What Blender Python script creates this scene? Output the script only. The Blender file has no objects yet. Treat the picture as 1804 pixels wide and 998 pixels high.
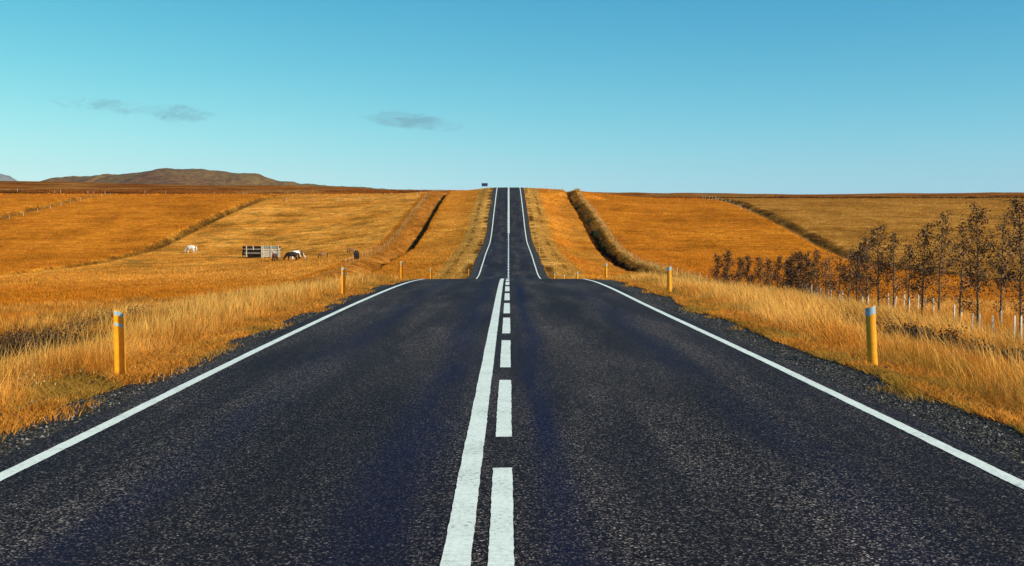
import bpy, math, random
import numpy as np
from mathutils import Vector, Matrix
random.seed(7)
rng = np.random.default_rng(11)
C = bpy.context.scene
COL = C.collection
R = math.radians

# ------------------------------------------------------------------ camera
EYE = 1.66
F = 1804.0                      # focal length in photo pixels, 36 mm on a 36 mm sensor
cam = bpy.data.objects.new('camera', bpy.data.cameras.new('camera'))
COL.objects.link(cam)
cam.data.lens = 36.0; cam.data.sensor_width = 36.0; cam.data.sensor_fit = 'HORIZONTAL'
cam.data.clip_start = 0.1; cam.data.clip_end = 60000
cam.location = (0, 0, EYE)
cam.rotation_euler = (R(90 - 2.76), 0, R(-0.19))
C.camera = cam

# ------------------------------------------------------------------ light
SUN_EL, SUN_AZ = 27.0, 121.0      # azimuth clockwise from +Y: from the right, a little behind
w = bpy.data.worlds.new('World'); C.world = w; w.use_nodes = True
wn, wl = w.node_tree.nodes, w.node_tree.links
wn.clear()
out = wn.new('ShaderNodeOutputWorld'); bg = wn.new('ShaderNodeBackground')
sky = wn.new('ShaderNodeTexSky'); sky.sky_type = 'NISHITA'; sky.sun_disc = False
sky.sun_elevation = R(SUN_EL); sky.sun_rotation = R(SUN_AZ)
sky.altitude = 0; sky.air_density = 1.0; sky.dust_density = 0.6; sky.ozone_density = 1.0
bg.inputs['Strength'].default_value = 0.105

def wmath(op, a, b=None, c=None):
    n = wn.new('ShaderNodeMath'); n.operation = op
    for i, v in enumerate((a, b, c)):
        if v is None: continue
        if isinstance(v, (int, float)): n.inputs[i].default_value = v
        else: wl.new(v, n.inputs[i])
    return n.outputs[0]
# colour grading of the sky light towards the clear teal of the place
sc = wn.new('ShaderNodeSeparateColor'); wl.new(sky.outputs[0], sc.inputs[0])
def grade(ch, g, k):
    v = wmath('POWER', wmath('MULTIPLY', sc.outputs[ch], 0.105), g)
    return wmath('MULTIPLY', v, k/0.105)
# a clear cold sky: denser blue away from the horizon
tc0 = wn.new('ShaderNodeTexCoord'); sp0 = wn.new('ShaderNodeSeparateXYZ'); wl.new(tc0.outputs['Generated'], sp0.inputs[0])
hgt = wmath('MINIMUM', wmath('MAXIMUM', wmath('MULTIPLY', sp0.outputs[2], 4.4), 0.0), 1.0)
def deepen(v, a): return wmath('MULTIPLY', v, wmath('SUBTRACT', 1.0, wmath('MULTIPLY', hgt, a)))
tint = wn.new('ShaderNodeCombineColor')
wl.new(deepen(grade(0, 1.85, 1.13), .50), tint.inputs[0]); wl.new(deepen(grade(1, 1.05, 1.09), .17), tint.inputs[1]); wl.new(deepen(grade(1, .50, .90), .06), tint.inputs[2])
# two small wispy clouds, placed by direction in the sky
tc = wn.new('ShaderNodeTexCoord'); sp = wn.new('ShaderNodeSeparateXYZ')
wl.new(tc.outputs['Generated'], sp.inputs[0])
az = wmath('DIVIDE', sp.outputs[0], sp.outputs[1]); el = wmath('DIVIDE', sp.outputs[2], sp.outputs[1])
cmb = wn.new('ShaderNodeCombineXYZ'); wl.new(az, cmb.inputs[0]); wl.new(el, cmb.inputs[1])
mp = wn.new('ShaderNodeMapping'); mp.inputs['Scale'].default_value = (15, 42, 1)
mp.inputs['Rotation'].default_value = (0, 0, R(7))
wl.new(cmb.outputs[0], mp.inputs[0])
cn = wn.new('ShaderNodeTexNoise'); cn.inputs['Scale'].default_value = 3.0
cn.inputs['Detail'].default_value = 9; cn.inputs['Roughness'].default_value = 0.70
cn.inputs['Distortion'].default_value = 1.0
wl.new(mp.outputs[0], cn.inputs[0])
total = None
for (px, py, rx, ry, amp, slope) in ((728, 215, 100, 18, 1.0, -0.10), (325, 203, 66, 18, .80, -0.05),
                                     (205, 190, 130, 16, .55, -0.08), (458, 206, 30, 7, .16, 0.0),
                                     (570, 205, 45, 8, .12, 0.0)):
    u0, v0 = (px-896)/F, (412-py)/F
    du = wmath('SUBTRACT', az, u0); dv = wmath('SUBTRACT', el, v0)
    dv = wmath('SUBTRACT', dv, wmath('MULTIPLY', du, slope))
    q = wmath('ADD', wmath('POWER', wmath('DIVIDE', du, rx/F), 2.0), wmath('POWER', wmath('DIVIDE', dv, ry/F), 2.0))
    m = wmath('MULTIPLY', wmath('MAXIMUM', wmath('SUBTRACT', 1.0, q), 0.0), amp)
    total = m if total is None else wmath('MAXIMUM', total, m)
cl = wmath('MULTIPLY', wmath('SUBTRACT', wmath('ADD', cn.outputs[0], wmath('MULTIPLY', total, 0.30)), 0.545), 3.4)
cl = wmath('MULTIPLY', wmath('MINIMUM', wmath('MAXIMUM', cl, 0.0), 1.0), wmath('MINIMUM', wmath('MULTIPLY', total, 3.0), 1.0))
cl = wmath('MULTIPLY', cl, wmath('GREATER_THAN', sp.outputs[1], 0.2))
cl = wmath('MULTIPLY', cl, 0.58)
cm = wn.new('ShaderNodeMix'); cm.data_type = 'RGBA'
wl.new(cl, cm.inputs[0]); wl.new(tint.outputs[0], cm.inputs[6]); cm.inputs[7].default_value = (1.0, 2.15, 2.85, 1)
wl.new(cm.outputs[2], bg.inputs['Color']); wl.new(bg.outputs[0], out.inputs[0])

sd = bpy.data.lights.new('sun', 'SUN'); sd.energy = 5.0; sd.angle = R(0.5); sd.color = (1.0, 0.86, 0.66)
sun = bpy.data.objects.new('sun', sd); COL.objects.link(sun)
ts = Vector((math.sin(R(SUN_AZ))*math.cos(R(SUN_EL)), math.cos(R(SUN_AZ))*math.cos(R(SUN_EL)), math.sin(R(SUN_EL))))
sun.rotation_euler = ts.to_track_quat('Z', 'Y').to_euler()
C.view_settings.view_transform = 'Standard'; C.view_settings.look = 'None'
C.view_settings.exposure = 0.32; C.view_settings.gamma = 1.0; C.view_settings.use_curve_mapping = False
C.render.engine = 'CYCLES'
C.cycles.volume_bounces = 0; C.cycles.max_bounces = 5

# ------------------------------------------------------------------ numeric helpers
def _hash(i, j, seed):
    with np.errstate(over='ignore'):
        h = (i.astype(np.int64)*374761393 + j.astype(np.int64)*668265263 + seed*1442695041) & 0xffffffff
        h = ((h ^ (h >> 13))*1274126177) & 0xffffffff
        h = h ^ (h >> 16)
    return (h & 0xffff)/65535.0
def vnoise(x, y, s=1.0, seed=0):
    x = np.asarray(x, float)/s; y = np.asarray(y, float)/s
    i = np.floor(x); j = np.floor(y); fx = x-i; fy = y-j
    fx = fx*fx*(3-2*fx); fy = fy*fy*(3-2*fy)
    i = i.astype(np.int64); j = j.astype(np.int64)
    a = _hash(i, j, seed); b = _hash(i+1, j, seed); c = _hash(i, j+1, seed); d = _hash(i+1, j+1, seed)
    return (a*(1-fx)+b*fx)*(1-fy) + (c*(1-fx)+d*fx)*fy
def fbm(x, y, s, seed=0, o=4):
    t = 0; a = .5; n = 0
    for k in range(o):
        t = t + a*vnoise(x, y, s/(2**k), seed+k*17); n += a; a *= .5
    return t/n
def sm(a, b, t):
    t = np.clip((np.asarray(t, float)-a)/(b-a), 0, 1); return t*t*(3-2*t)
class Pchip:
    def __init__(s, pts):
        s.x = np.array([p[0] for p in pts], float); s.y = np.array([p[1] for p in pts], float)
        h = np.diff(s.x); dl = np.diff(s.y)/h; m = np.zeros(len(s.x)); m[0] = dl[0]; m[-1] = dl[-1]
        for k in range(1, len(m)-1):
            m[k] = 0 if dl[k-1]*dl[k] <= 0 else (h[k-1]+h[k])/(h[k-1]/dl[k]+h[k]/dl[k-1]) if False else (0 if dl[k-1]*dl[k] <= 0 else 2*dl[k-1]*dl[k]/(dl[k-1]+dl[k]))
        s.m = m
    def __call__(s, t):
        t = np.clip(np.asarray(t, float), s.x[0], s.x[-1])
        k = np.clip(np.searchsorted(s.x, t)-1, 0, len(s.x)-2)
        h = s.x[k+1]-s.x[k]; q = (t-s.x[k])/h
        return ((1+2*q)*(1-q)**2*s.y[k] + q*(1-q)**2*h*s.m[k] + q*q*(3-2*q)*s.y[k+1] + q*q*(q-1)*h*s.m[k+1])

# long profile of the road: near crest, hidden dip, climb to the far crest
ROADZ = Pchip([(-60, 0), (10, 0), (22, -.01), (30, -.035), (36, -.09), (43, -.25), (50, -.55), (62, -1.22), (78, -2.15), (92, -2.8),
               (104, -3.15), (116, -3.2), (134, -2.5), (152, -1.55), (172, -.75), (190, .0), (215, 2.5), (238, 5.85),
               (262, 9.2), (290, 13.0), (315, 15.75), (330, 16.35), (350, 16.3), (400, 14.5), (520, 12), (900, 12)])
FIELDL = Pchip([(-60, -1.3), (35, -1.4), (48, -1.9), (60, -2.5), (74, -3.3), (100, -4.2), (150, -4.3), (180, -3.75), (197, -2.9),
                (212, -1.9), (240, 2.0), (270, 6.4), (300, 10.6), (322, 13.2), (345, 14.6), (370, 15.6)])
FIELDR = Pchip([(-60, -1.3), (30, -1.5), (48, -1.9), (60, -2.5), (74, -3.3), (100, -4.2), (150, -4.3), (180, -3.6), (200, -2.2),
                (220, .3), (245, 4.0), (275, 7.9), (300, 10.8), (325, 12.6), (345, 13.4), (370, 14.3)])
SKYL = Pchip([(-2.5, .050), (-.7, .0505), (-.5, .0504), (-.44, .0502), (-.3, .0472), (-.2, .0458), (-.12, .0428), (-.05, .0405),
              (0, .0395), (.06, .0398), (.2, .0388), (.28, .0380), (.5, .0398), (.7, .041), (2.5, .042)])
LOFF = Pchip([(-60, 3.45), (3, 3.46), (7, 3.49), (15, 3.62), (26, 3.70), (50, 3.66), (110, 3.47), (900, 3.47)])
ROFF = Pchip([(-60, 3.45), (3, 3.44), (7, 3.42), (13, 3.38), (26, 3.24), (50, 3.26), (110, 3.45), (900, 3.45)])

def ditch(t, c, wi, wo, dep):
    """V-shaped drain: wi = half width on the road side, wo = half width on the outer side"""
    a = np.clip((t-(c-wi))/wi, 0, 1)*(t < c) + np.clip(((c+wo)-t)/wo, 0, 1)*(t >= c)
    return -dep*(a*a*(3-2*a))
def H(x, y, fine=True):
    x = np.asarray(x, float); y = np.asarray(y, float)
    t = np.abs(x); left = x < 0
    rz = ROADZ(y)
    emb = 1.35 - .85*sm(60, 130, y)
    z1 = rz - .07 - emb*(.10*sm(4.2, 5.2, t) + .35*sm(5.2, 8.5, t) + .55*sm(8.5, 15, t))
    fz = np.where(left, FIELDL(y), FIELDR(y))
    z1 = z1 - np.where(left, .5, 0)*sm(6, 12, t)*sm(110, 150, y)
    g = sm(95, 140, y)*(1-sm(285, 335, y))*(~left)
    fz = fz + .6*g*(1-sm(22, 40, t))
    lo = 13-7*g; hi = 52-37*g; q = np.clip((t-lo)/(hi-lo), 0, 1)
    z = z1 + (fz-z1)*q*q*(3-2*q)
    # far moor
    u = x/np.maximum(y, 120)
    u = np.clip(u, -2.4, 2.4)
    g = sm(345, 720, y)
    s0 = np.where(left, .0415, .0345)
    far = EYE + (s0 + (SKYL(u)-s0)*g)*np.minimum(y, 760) - 0.02*np.maximum(y-760, 0)**.9
    far = np.minimum(far, EYE + SKYL(u)*np.minimum(y, 760))
    z = z + (far-z)*sm(335, 430, y)
    # drains
    wob = 1.2*(vnoise(y, y*0+3, 40, 5)-.5)
    act = sm(40, 70, y)*(1-sm(325, 350, y)); deep = 1.0+.5*vnoise(y, 0*y, 17, 9)
    z = z + act*ditch(t, np.where(left, 18.6, 18.0)+wob*.5, .8, np.where(left, 4.4, 3.0), 1)*np.where(left, 1.2, 1.15)*deep
    z = z + .9*act*np.exp(-((t-(np.where(left, 23.6, 21.4)+wob*.5))/1.0)**2)*np.where(left, .2, .15)
    z = z + np.where(left, ditch(t, 75+3*wob, 2.2, 3.0, 1.5), 0)*act + np.where(left, ditch(t, 131+3*wob, 2.5, 3, 1.5), 0)*act
    z = z + np.where(~left, ditch(t, 65+2*wob, 2, 3, .9)+ditch(t, 152+2*wob, 2.2, 2.5, 1.6), 0)*act
    # near verge drain
    nr = 1-sm(38, 60, y)
    z = z + nr*ditch(t, np.where(left, 12.5, 13.4), 2.0, 2.5, .55)
    cross = np.where(left, 378+ .08*t, 336+.02*t)
    z = z + np.where((t > 66) & (~left), .5*np.exp(-((y-cross-4)/4.0)**2), 0)
    if fine:
        off = sm(4.4, 6.5, t)
        z = z + off*(.35*(fbm(x, y, 22, 31)-.5) + .13*(fbm(x, y, 2.2, 41, 3)-.5)*sm(5, 9, t))
        moor = sm(350, 380, y)
        z = z + moor*(2.2*(fbm(x, y, 45, 51)-.5))
        z = z + act*.7*(fbm(x, y, 2.4, 63, 3)-.5)*np.exp(-((t-20)/3.2)**2)
        rough = np.where((x > 66), 1.0, 0)*act
        z = z + rough*.35*(fbm(x, y, 3, 61, 3)-.5)
    return z
def h1(x, y): return float(H(np.array([x]), np.array([y]))[0])
def at(px, d): return (px-896)/F*d

# ------------------------------------------------------------------ object helpers
def tag(o, label=None, cat=None, group=None, kind=None):
    if label: o['label'] = label
    if cat: o['category'] = cat
    if group: o['group'] = group
    if kind: o['kind'] = kind
    return o
def link(name, me, parent=None, mat=None):
    o = bpy.data.objects.new(name, me); COL.objects.link(o)
    if mat: me.materials.append(mat)
    if parent: o.parent = parent
    return o
def npmesh(name, V, Fc, mat=None, smooth=False, parent=None, cols=None):
    V = np.asarray(V, np.float32).reshape(-1, 3); Fc = np.asarray(Fc, np.int32); k = Fc.shape[1]
    me = bpy.data.meshes.new(name)
    me.vertices.add(len(V)); me.vertices.foreach_set('co', V.ravel())
    me.loops.add(Fc.size); me.loops.foreach_set('vertex_index', Fc.ravel())
    me.polygons.add(len(Fc)); me.polygons.foreach_set('loop_start', np.arange(len(Fc), dtype=np.int32)*k)
    try: me.polygons.foreach_set('loop_total', np.full(len(Fc), k, np.int32))
    except Exception: pass
    me.update(calc_edges=True)
    me.polygons.foreach_set('use_smooth', np.full(len(Fc), smooth, bool))
    if cols is not None:
        for nm, arr in cols.items():
            a = me.color_attributes.new(nm, 'FLOAT_COLOR', 'POINT')
            c4 = np.ones((len(V), 4), np.float32); c4[:, :arr.shape[1]] = arr
            a.data.foreach_set('color', c4.ravel())
    me.validate()
    return link(name, me, parent, mat)
class MB:
    def __init__(s): s.v = []; s.f = []
    def add(s, vs, fs):
        b = len(s.v); s.v += [tuple(p) for p in vs]; s.f += [tuple(i+b for i in f) for f in fs]; return s
    def box(s, c, sz, rot=None):
        hx, hy, hz = sz[0]/2, sz[1]/2, sz[2]/2
        vs = [Vector((x, y, z)) for x in (-hx, hx) for y in (-hy, hy) for z in (-hz, hz)]
        if rot is not None: vs = [rot @ p for p in vs]
        c = Vector(c); vs = [p+c for p in vs]
        return s.add(vs, [(0, 1, 3, 2), (4, 6, 7, 5), (0, 4, 5, 1), (2, 3, 7, 6), (0, 2, 6, 4), (1, 5, 7, 3)])
    def tube(s, pts, rad, n=6):
        pts = [Vector(p) for p in pts]; vs = []; fs = []
        for k, p in enumerate(pts):
            d = (pts[min(k+1, len(pts)-1)]-pts[max(k-1, 0)]).normalized()
            a = d.orthogonal().normalized() if abs(d.z) > .9 else Vector((0, 0, 1)).cross(d).normalized()
            b = d.cross(a); r = rad[k] if isinstance(rad, (list, tuple)) else rad
            vs += [p + r*(math.cos(2*math.pi*i/n)*a + math.sin(2*math.pi*i/n)*b) for i in range(n)]
        for k in range(len(pts)-1):
            for i in range(n):
                j = (i+1) % n; fs.append((k*n+i, k*n+j, (k+1)*n+j, (k+1)*n+i))
        fs.append(tuple(range(n))[::-1]); fs.append(tuple((len(pts)-1)*n+i for i in range(n)))
        return s.add(vs, fs)
    def build(s, name, mat=None, parent=None, smooth=False):
        me = bpy.data.meshes.new(name); me.from_pydata(s.v, [], s.f); me.update()
        if smooth:
            for p in me.polygons: p.use_smooth = True
        return link(name, me, parent, mat)
def empty(name, loc, rz=0):
    o = bpy.data.objects.new(name, None); COL.objects.link(o); o.location = loc; o.rotation_euler = (0, 0, rz)
    o.empty_display_size = .2
    return o
KIDS = {}
def copy_tree(o, parent=None):
    c = o.copy(); COL.objects.link(c); c.parent = parent
    for ch in list(o.children): copy_tree(ch, c)
    return c
ORD = ['first', 'second', 'third', 'fourth', 'fifth', 'sixth', 'seventh', 'eighth', 'ninth', 'tenth', 'eleventh', 'twelfth',
       'thirteenth', 'fourteenth', 'fifteenth', 'sixteenth', 'seventeenth', 'eighteenth', 'nineteenth', 'twentieth']
ORD += ['twenty-'+q for q in ORD[:9]] + ['thirtieth']

# ------------------------------------------------------------------ material helpers
def newmat(name, rough=.8, spec=.3):
    m = bpy.data.materials.new(name); m.use_nodes = True
    n, l = m.node_tree.nodes, m.node_tree.links
    p = n['Principled BSDF']; p.inputs['Roughness'].default_value = rough
    p.inputs['Specular IOR Level'].default_value = spec
    return m, n, l, p
def obcoord(n, l, scale=(1, 1, 1)):
    g = n.new('ShaderNodeNewGeometry'); mpn = n.new('ShaderNodeMapping')
    mpn.inputs['Scale'].default_value = scale
    l.new(g.outputs['Position'], mpn.inputs[0]); return mpn.outputs[0]
def tcoord(n, l, scale=(1, 1, 1)):
    g = n.new('ShaderNodeTexCoord'); mpn = n.new('ShaderNodeMapping')
    mpn.inputs['Scale'].default_value = scale
    l.new(g.outputs['Object'], mpn.inputs[0]); return mpn.outputs[0]
def noise(n, l, vec, scale, detail=4, rough=.55, dist=0):
    t = n.new('ShaderNodeTexNoise'); t.inputs['Scale'].default_value = scale; t.inputs['Detail'].default_value = detail
    t.inputs['Roughness'].default_value = rough; t.inputs['Distortion'].default_value = dist
    l.new(vec, t.inputs['Vector']); return t.outputs[0]
def ramp(n, l, fac, stops):
    r = n.new('ShaderNodeValToRGB'); e = r.color_ramp.elements
    while len(e) < len(stops): e.new(.5)
    for k, (p, c) in enumerate(stops):
        e[k].position = p; e[k].color = (*c, 1) if len(c) == 3 else c
    l.new(fac, r.inputs[0]); return r.outputs[0]
def mixc(n, l, fac, a, b, mode='MIX'):
    m = n.new('ShaderNodeMix'); m.data_type = 'RGBA'; m.blend_type = mode
    for sock, v in ((0, fac), (6, a), (7, b)):
        if isinstance(v, (int, float)): m.inputs[sock].default_value = v
        elif isinstance(v, tuple): m.inputs[sock].default_value = (*v, 1)
        else: l.new(v, m.inputs[sock])
    return m.outputs[2]
def nmath(n, l, op, a, b=0.0, c=0.0):
    m = n.new('ShaderNodeMath'); m.operation = op
    for i, v in enumerate((a, b, c)):
        if isinstance(v, (int, float)): m.inputs[i].default_value = v
        else: l.new(v, m.inputs[i])
    return m.outputs[0]
def bump(n, l, p, h, st=.5, dist=.02):
    b = n.new('ShaderNodeBump'); b.inputs['Strength'].default_value = st; b.inputs['Distance'].default_value = dist
    l.new(h, b.inputs['Height']); l.new(b.outputs[0], p.inputs['Normal'])
def grey(v): return (v, v, v)
def plain(name, col, rough=.7, spec=.3, var=.25, scale=8, stretch=(1, 1, 1)):
    m, n, l, p = newmat(name, rough, spec)
    f = noise(n, l, tcoord(n, l, stretch), scale, 5, .6)
    c = ramp(n, l, f, [(.3, tuple(x*(1-var) for x in col)), (.7, tuple(min(1, x*(1+var)) for x in col))])
    l.new(c, p.inputs['Base Color']); bump(n, l, p, f, .25, .01)
    return m

# ------------------------------------------------------------------ ground
def ground_material():
    m, n, l, p = newmat('dry_grassland', .95, .0)
    a = n.new('ShaderNodeVertexColor'); a.layer_name = 'zone'
    pos = obcoord(n, l)
    f1 = noise(n, l, pos, .9, 8, .68)
    c1 = ramp(n, l, f1, [(.30, (.5, .42, .35)), (.44, grey(.84)), (.58, grey(1.08)), (.72, (1.35, 1.42, 1.7))])
    f2 = noise(n, l, obcoord(n, l, (1, .55, 1)), .085, 5, .6, .4)
    c2 = ramp(n, l, f2, [(.34, (.62, .60, .58)), (.5, (1, 1, 1)), (.66, (1.22, 1.30, 1.5))])
    f4 = noise(n, l, pos, 7.0, 3, .6)
    c4 = ramp(n, l, f4, [(.36, grey(.62)), (.5, grey(1)), (.64, grey(1.4))])
    f5 = noise(n, l, obcoord(n, l, (.30, .75, 1)), 1.0, 5, .65, .6)
    c5 = ramp(n, l, f5, [(.34, (.58, .50, .40)), (.44, (.86, .88, .85)), (.54, (1, 1, 1)), (.68, (1.25, 1.32, 1.5))])
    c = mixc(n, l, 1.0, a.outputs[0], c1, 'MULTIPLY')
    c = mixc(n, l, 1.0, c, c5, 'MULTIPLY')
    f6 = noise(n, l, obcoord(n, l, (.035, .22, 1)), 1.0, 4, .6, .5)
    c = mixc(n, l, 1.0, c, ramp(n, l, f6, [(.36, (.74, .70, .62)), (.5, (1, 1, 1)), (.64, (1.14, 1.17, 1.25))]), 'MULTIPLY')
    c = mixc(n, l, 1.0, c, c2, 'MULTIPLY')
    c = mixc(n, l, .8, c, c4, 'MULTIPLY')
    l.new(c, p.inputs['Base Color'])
    bump(n, l, p, nmath(n, l, 'ADD', f1, nmath(n, l, 'MULTIPLY', f4, .35)), .5, .25)
    return m
def zone_colour(X, Y):
    t = np.abs(X); left = X < 0; n = X.size
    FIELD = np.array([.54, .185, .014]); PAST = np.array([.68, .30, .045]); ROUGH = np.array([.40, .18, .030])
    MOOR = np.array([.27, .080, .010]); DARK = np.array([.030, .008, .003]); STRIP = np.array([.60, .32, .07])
    SOIL = np.array([.36, .16, .035]); BANK = np.array([.36, .135, .020]); OLIVE = np.array([.24, .13, .02])
    c = np.tile(FIELD, (n, 1))
    def mixin(c, col, k): return c + (col-c)*np.asarray(k)[:, None]
    nz = fbm(X, Y, 9, 71); nb = fbm(X, Y, 30, 72); wob = 1.2*(vnoise(Y, Y*0+3, 40, 5)-.5)
    c = mixin(c, PAST, (left & (t > 26) & (t < 75)).astype(float)*sm(100, 140, Y)*(.55+.45*sm(.3, .7, nz)))
    c = mixin(c, OLIVE, (left & (t > 26) & (t < 75)).astype(float)*sm(.52, .70, fbm(X, Y, 3.2, 171, 3))*.55*sm(150, 180, Y))
    c = mixin(c, OLIVE, ((~left) & (t > 6) & (t < 17)).astype(float)*sm(.60, .72, nb)*.5*sm(110, 150, Y))
    c = mixin(c, OLIVE, (left & (t > 6) & (t < 17)).astype(float)*sm(.62, .72, nb)*.35*sm(110, 150, Y))
    c = mixin(c, np.array([.62, .26, .035]), (t < 17)*(.25+.5*sm(.35, .65, nz))*sm(105, 140, Y))
    c = mixin(c, ROUGH, ((~left)).astype(float)*sm(64.5, 66.5, t+wob*2))
    c = mixin(c, np.array([.44, .26, .06]), (t < 9).astype(float)*sm(4.2, 5, t)*.6)
    c = mixin(c, STRIP, sm(5.0, 5.6, t)*(1-sm(5.9, 6.8, t+3.0*(fbm(X, Y, 4, 172, 3)-.5)))*sm(105, 130, Y)*(.35+.6*sm(.35, .6, fbm(X, Y, 2.4, 173, 3))))
    c = mixin(c, DARK, sm(4.5, 4.8, t)*(1-sm(5.3, 5.9, t))*sm(.46, .58, fbm(X, Y, 2.6, 174, 3))*sm(105, 130, Y)*.75)
    c = mixin(c, DARK, sm(6.9, 7.2, t)*(1-sm(7.6, 8.0, t))*sm(.50, .60, fbm(X, Y, 3.0, 175, 3))*sm(105, 130, Y)*.6)
    act = sm(45, 75, Y)*(1-sm(325, 350, Y))
    # drain bottoms: dark growth plus bank shade put into the colour; banks
    def band(cc, lo, hi, soft): return sm(cc-lo-soft, cc-lo, t)*(1-sm(cc+hi, cc+hi+soft, t))
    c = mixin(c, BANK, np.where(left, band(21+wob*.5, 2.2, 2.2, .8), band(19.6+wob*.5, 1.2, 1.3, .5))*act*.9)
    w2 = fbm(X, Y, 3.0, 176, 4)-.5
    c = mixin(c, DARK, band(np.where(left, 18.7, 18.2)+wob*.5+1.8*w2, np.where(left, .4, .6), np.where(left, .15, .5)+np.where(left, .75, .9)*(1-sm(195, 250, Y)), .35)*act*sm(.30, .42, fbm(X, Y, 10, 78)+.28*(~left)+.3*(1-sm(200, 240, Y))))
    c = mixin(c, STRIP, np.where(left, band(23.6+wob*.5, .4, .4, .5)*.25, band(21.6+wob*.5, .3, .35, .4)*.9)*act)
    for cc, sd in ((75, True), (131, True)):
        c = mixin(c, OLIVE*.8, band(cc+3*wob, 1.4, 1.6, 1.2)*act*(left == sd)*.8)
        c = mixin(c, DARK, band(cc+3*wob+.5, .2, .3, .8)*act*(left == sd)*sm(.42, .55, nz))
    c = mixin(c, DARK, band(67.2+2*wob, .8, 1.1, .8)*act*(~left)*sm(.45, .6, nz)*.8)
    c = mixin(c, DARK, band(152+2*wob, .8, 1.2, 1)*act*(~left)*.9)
    mo = np.where(left, sm(352, 372, Y+10*(nb-.5)), sm(336, 350, Y+6*(nb-.5)))*np.where(left, sm(15, 40, t), sm(14, 30, t))
    c = mixin(c, MOOR, mo); c = mixin(c, np.array([.36, .17, .04]), mo*sm(.50, .64, nb)*.7)
    cross = np.where(left, 364+.03*t, 340+.02*t)
    kx = np.exp(-((Y-cross)/np.where(left, 9.0, 5.0))**2)*np.where(left, (t > 110), (t > 66))*sm(.30, .45, fbm(X, Y, 14, 75))
    c = mixin(c, DARK, np.clip(kx, 0, 1))
    c = mixin(c, DARK, mo*sm(.60, .68, fbm(X, Y*2, 18, 76))*.7)
    # near verges
    nr = 1-sm(50, 75, Y)
    c = mixin(c, SOIL, nr*sm(4.3, 5, t)*(1-sm(14, 17, t)))
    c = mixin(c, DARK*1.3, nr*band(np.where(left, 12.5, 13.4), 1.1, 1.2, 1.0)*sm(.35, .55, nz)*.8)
    c = mixin(c, np.array([.075, .065, .06]), (1-sm(4.15, 4.6, t+.6*(fbm(X, Y, .7, 79, 3)-.5))))
    return c
def build_ground():
    def axis(parts):
        a = np.concatenate([np.arange(p, q, s) for p, q, s in parts[:-1]] + [np.geomspace(*parts[-1])])
        return a
    xp = axis([(0, 15, .22), (15, 28, .22), (28, 72, .6), (72, 80, .45), (80, 160, .9), (160, 9000, 46)])
    X1 = np.concatenate([-xp[:0:-1], xp])
    y = np.concatenate([np.arange(-40, 2, 3.0), np.arange(2, 50, .22), np.arange(50, 120, .5), np.arange(120, 345, .6),
                        np.arange(345, 460, 1.2), np.geomspace(460, 1000, 80), np.geomspace(1030, 30000, 30)])
    XX, YY = np.meshgrid(X1, y); x = XX.ravel(); yy = YY.ravel()
    z = H(x, yy)
    nc, nr = len(X1), len(y)
    idx = np.arange(nc*nr).reshape(nr, nc)
    Fc = np.stack([idx[:-1, :-1], idx[:-1, 1:], idx[1:, 1:], idx[1:, :-1]], -1).reshape(-1, 4)
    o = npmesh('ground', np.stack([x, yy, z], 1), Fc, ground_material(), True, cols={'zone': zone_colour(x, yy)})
    tag(o, 'rolling golden grassland cut by dark drains on both sides of the road', 'ground', kind='structure')
build_ground()

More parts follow.
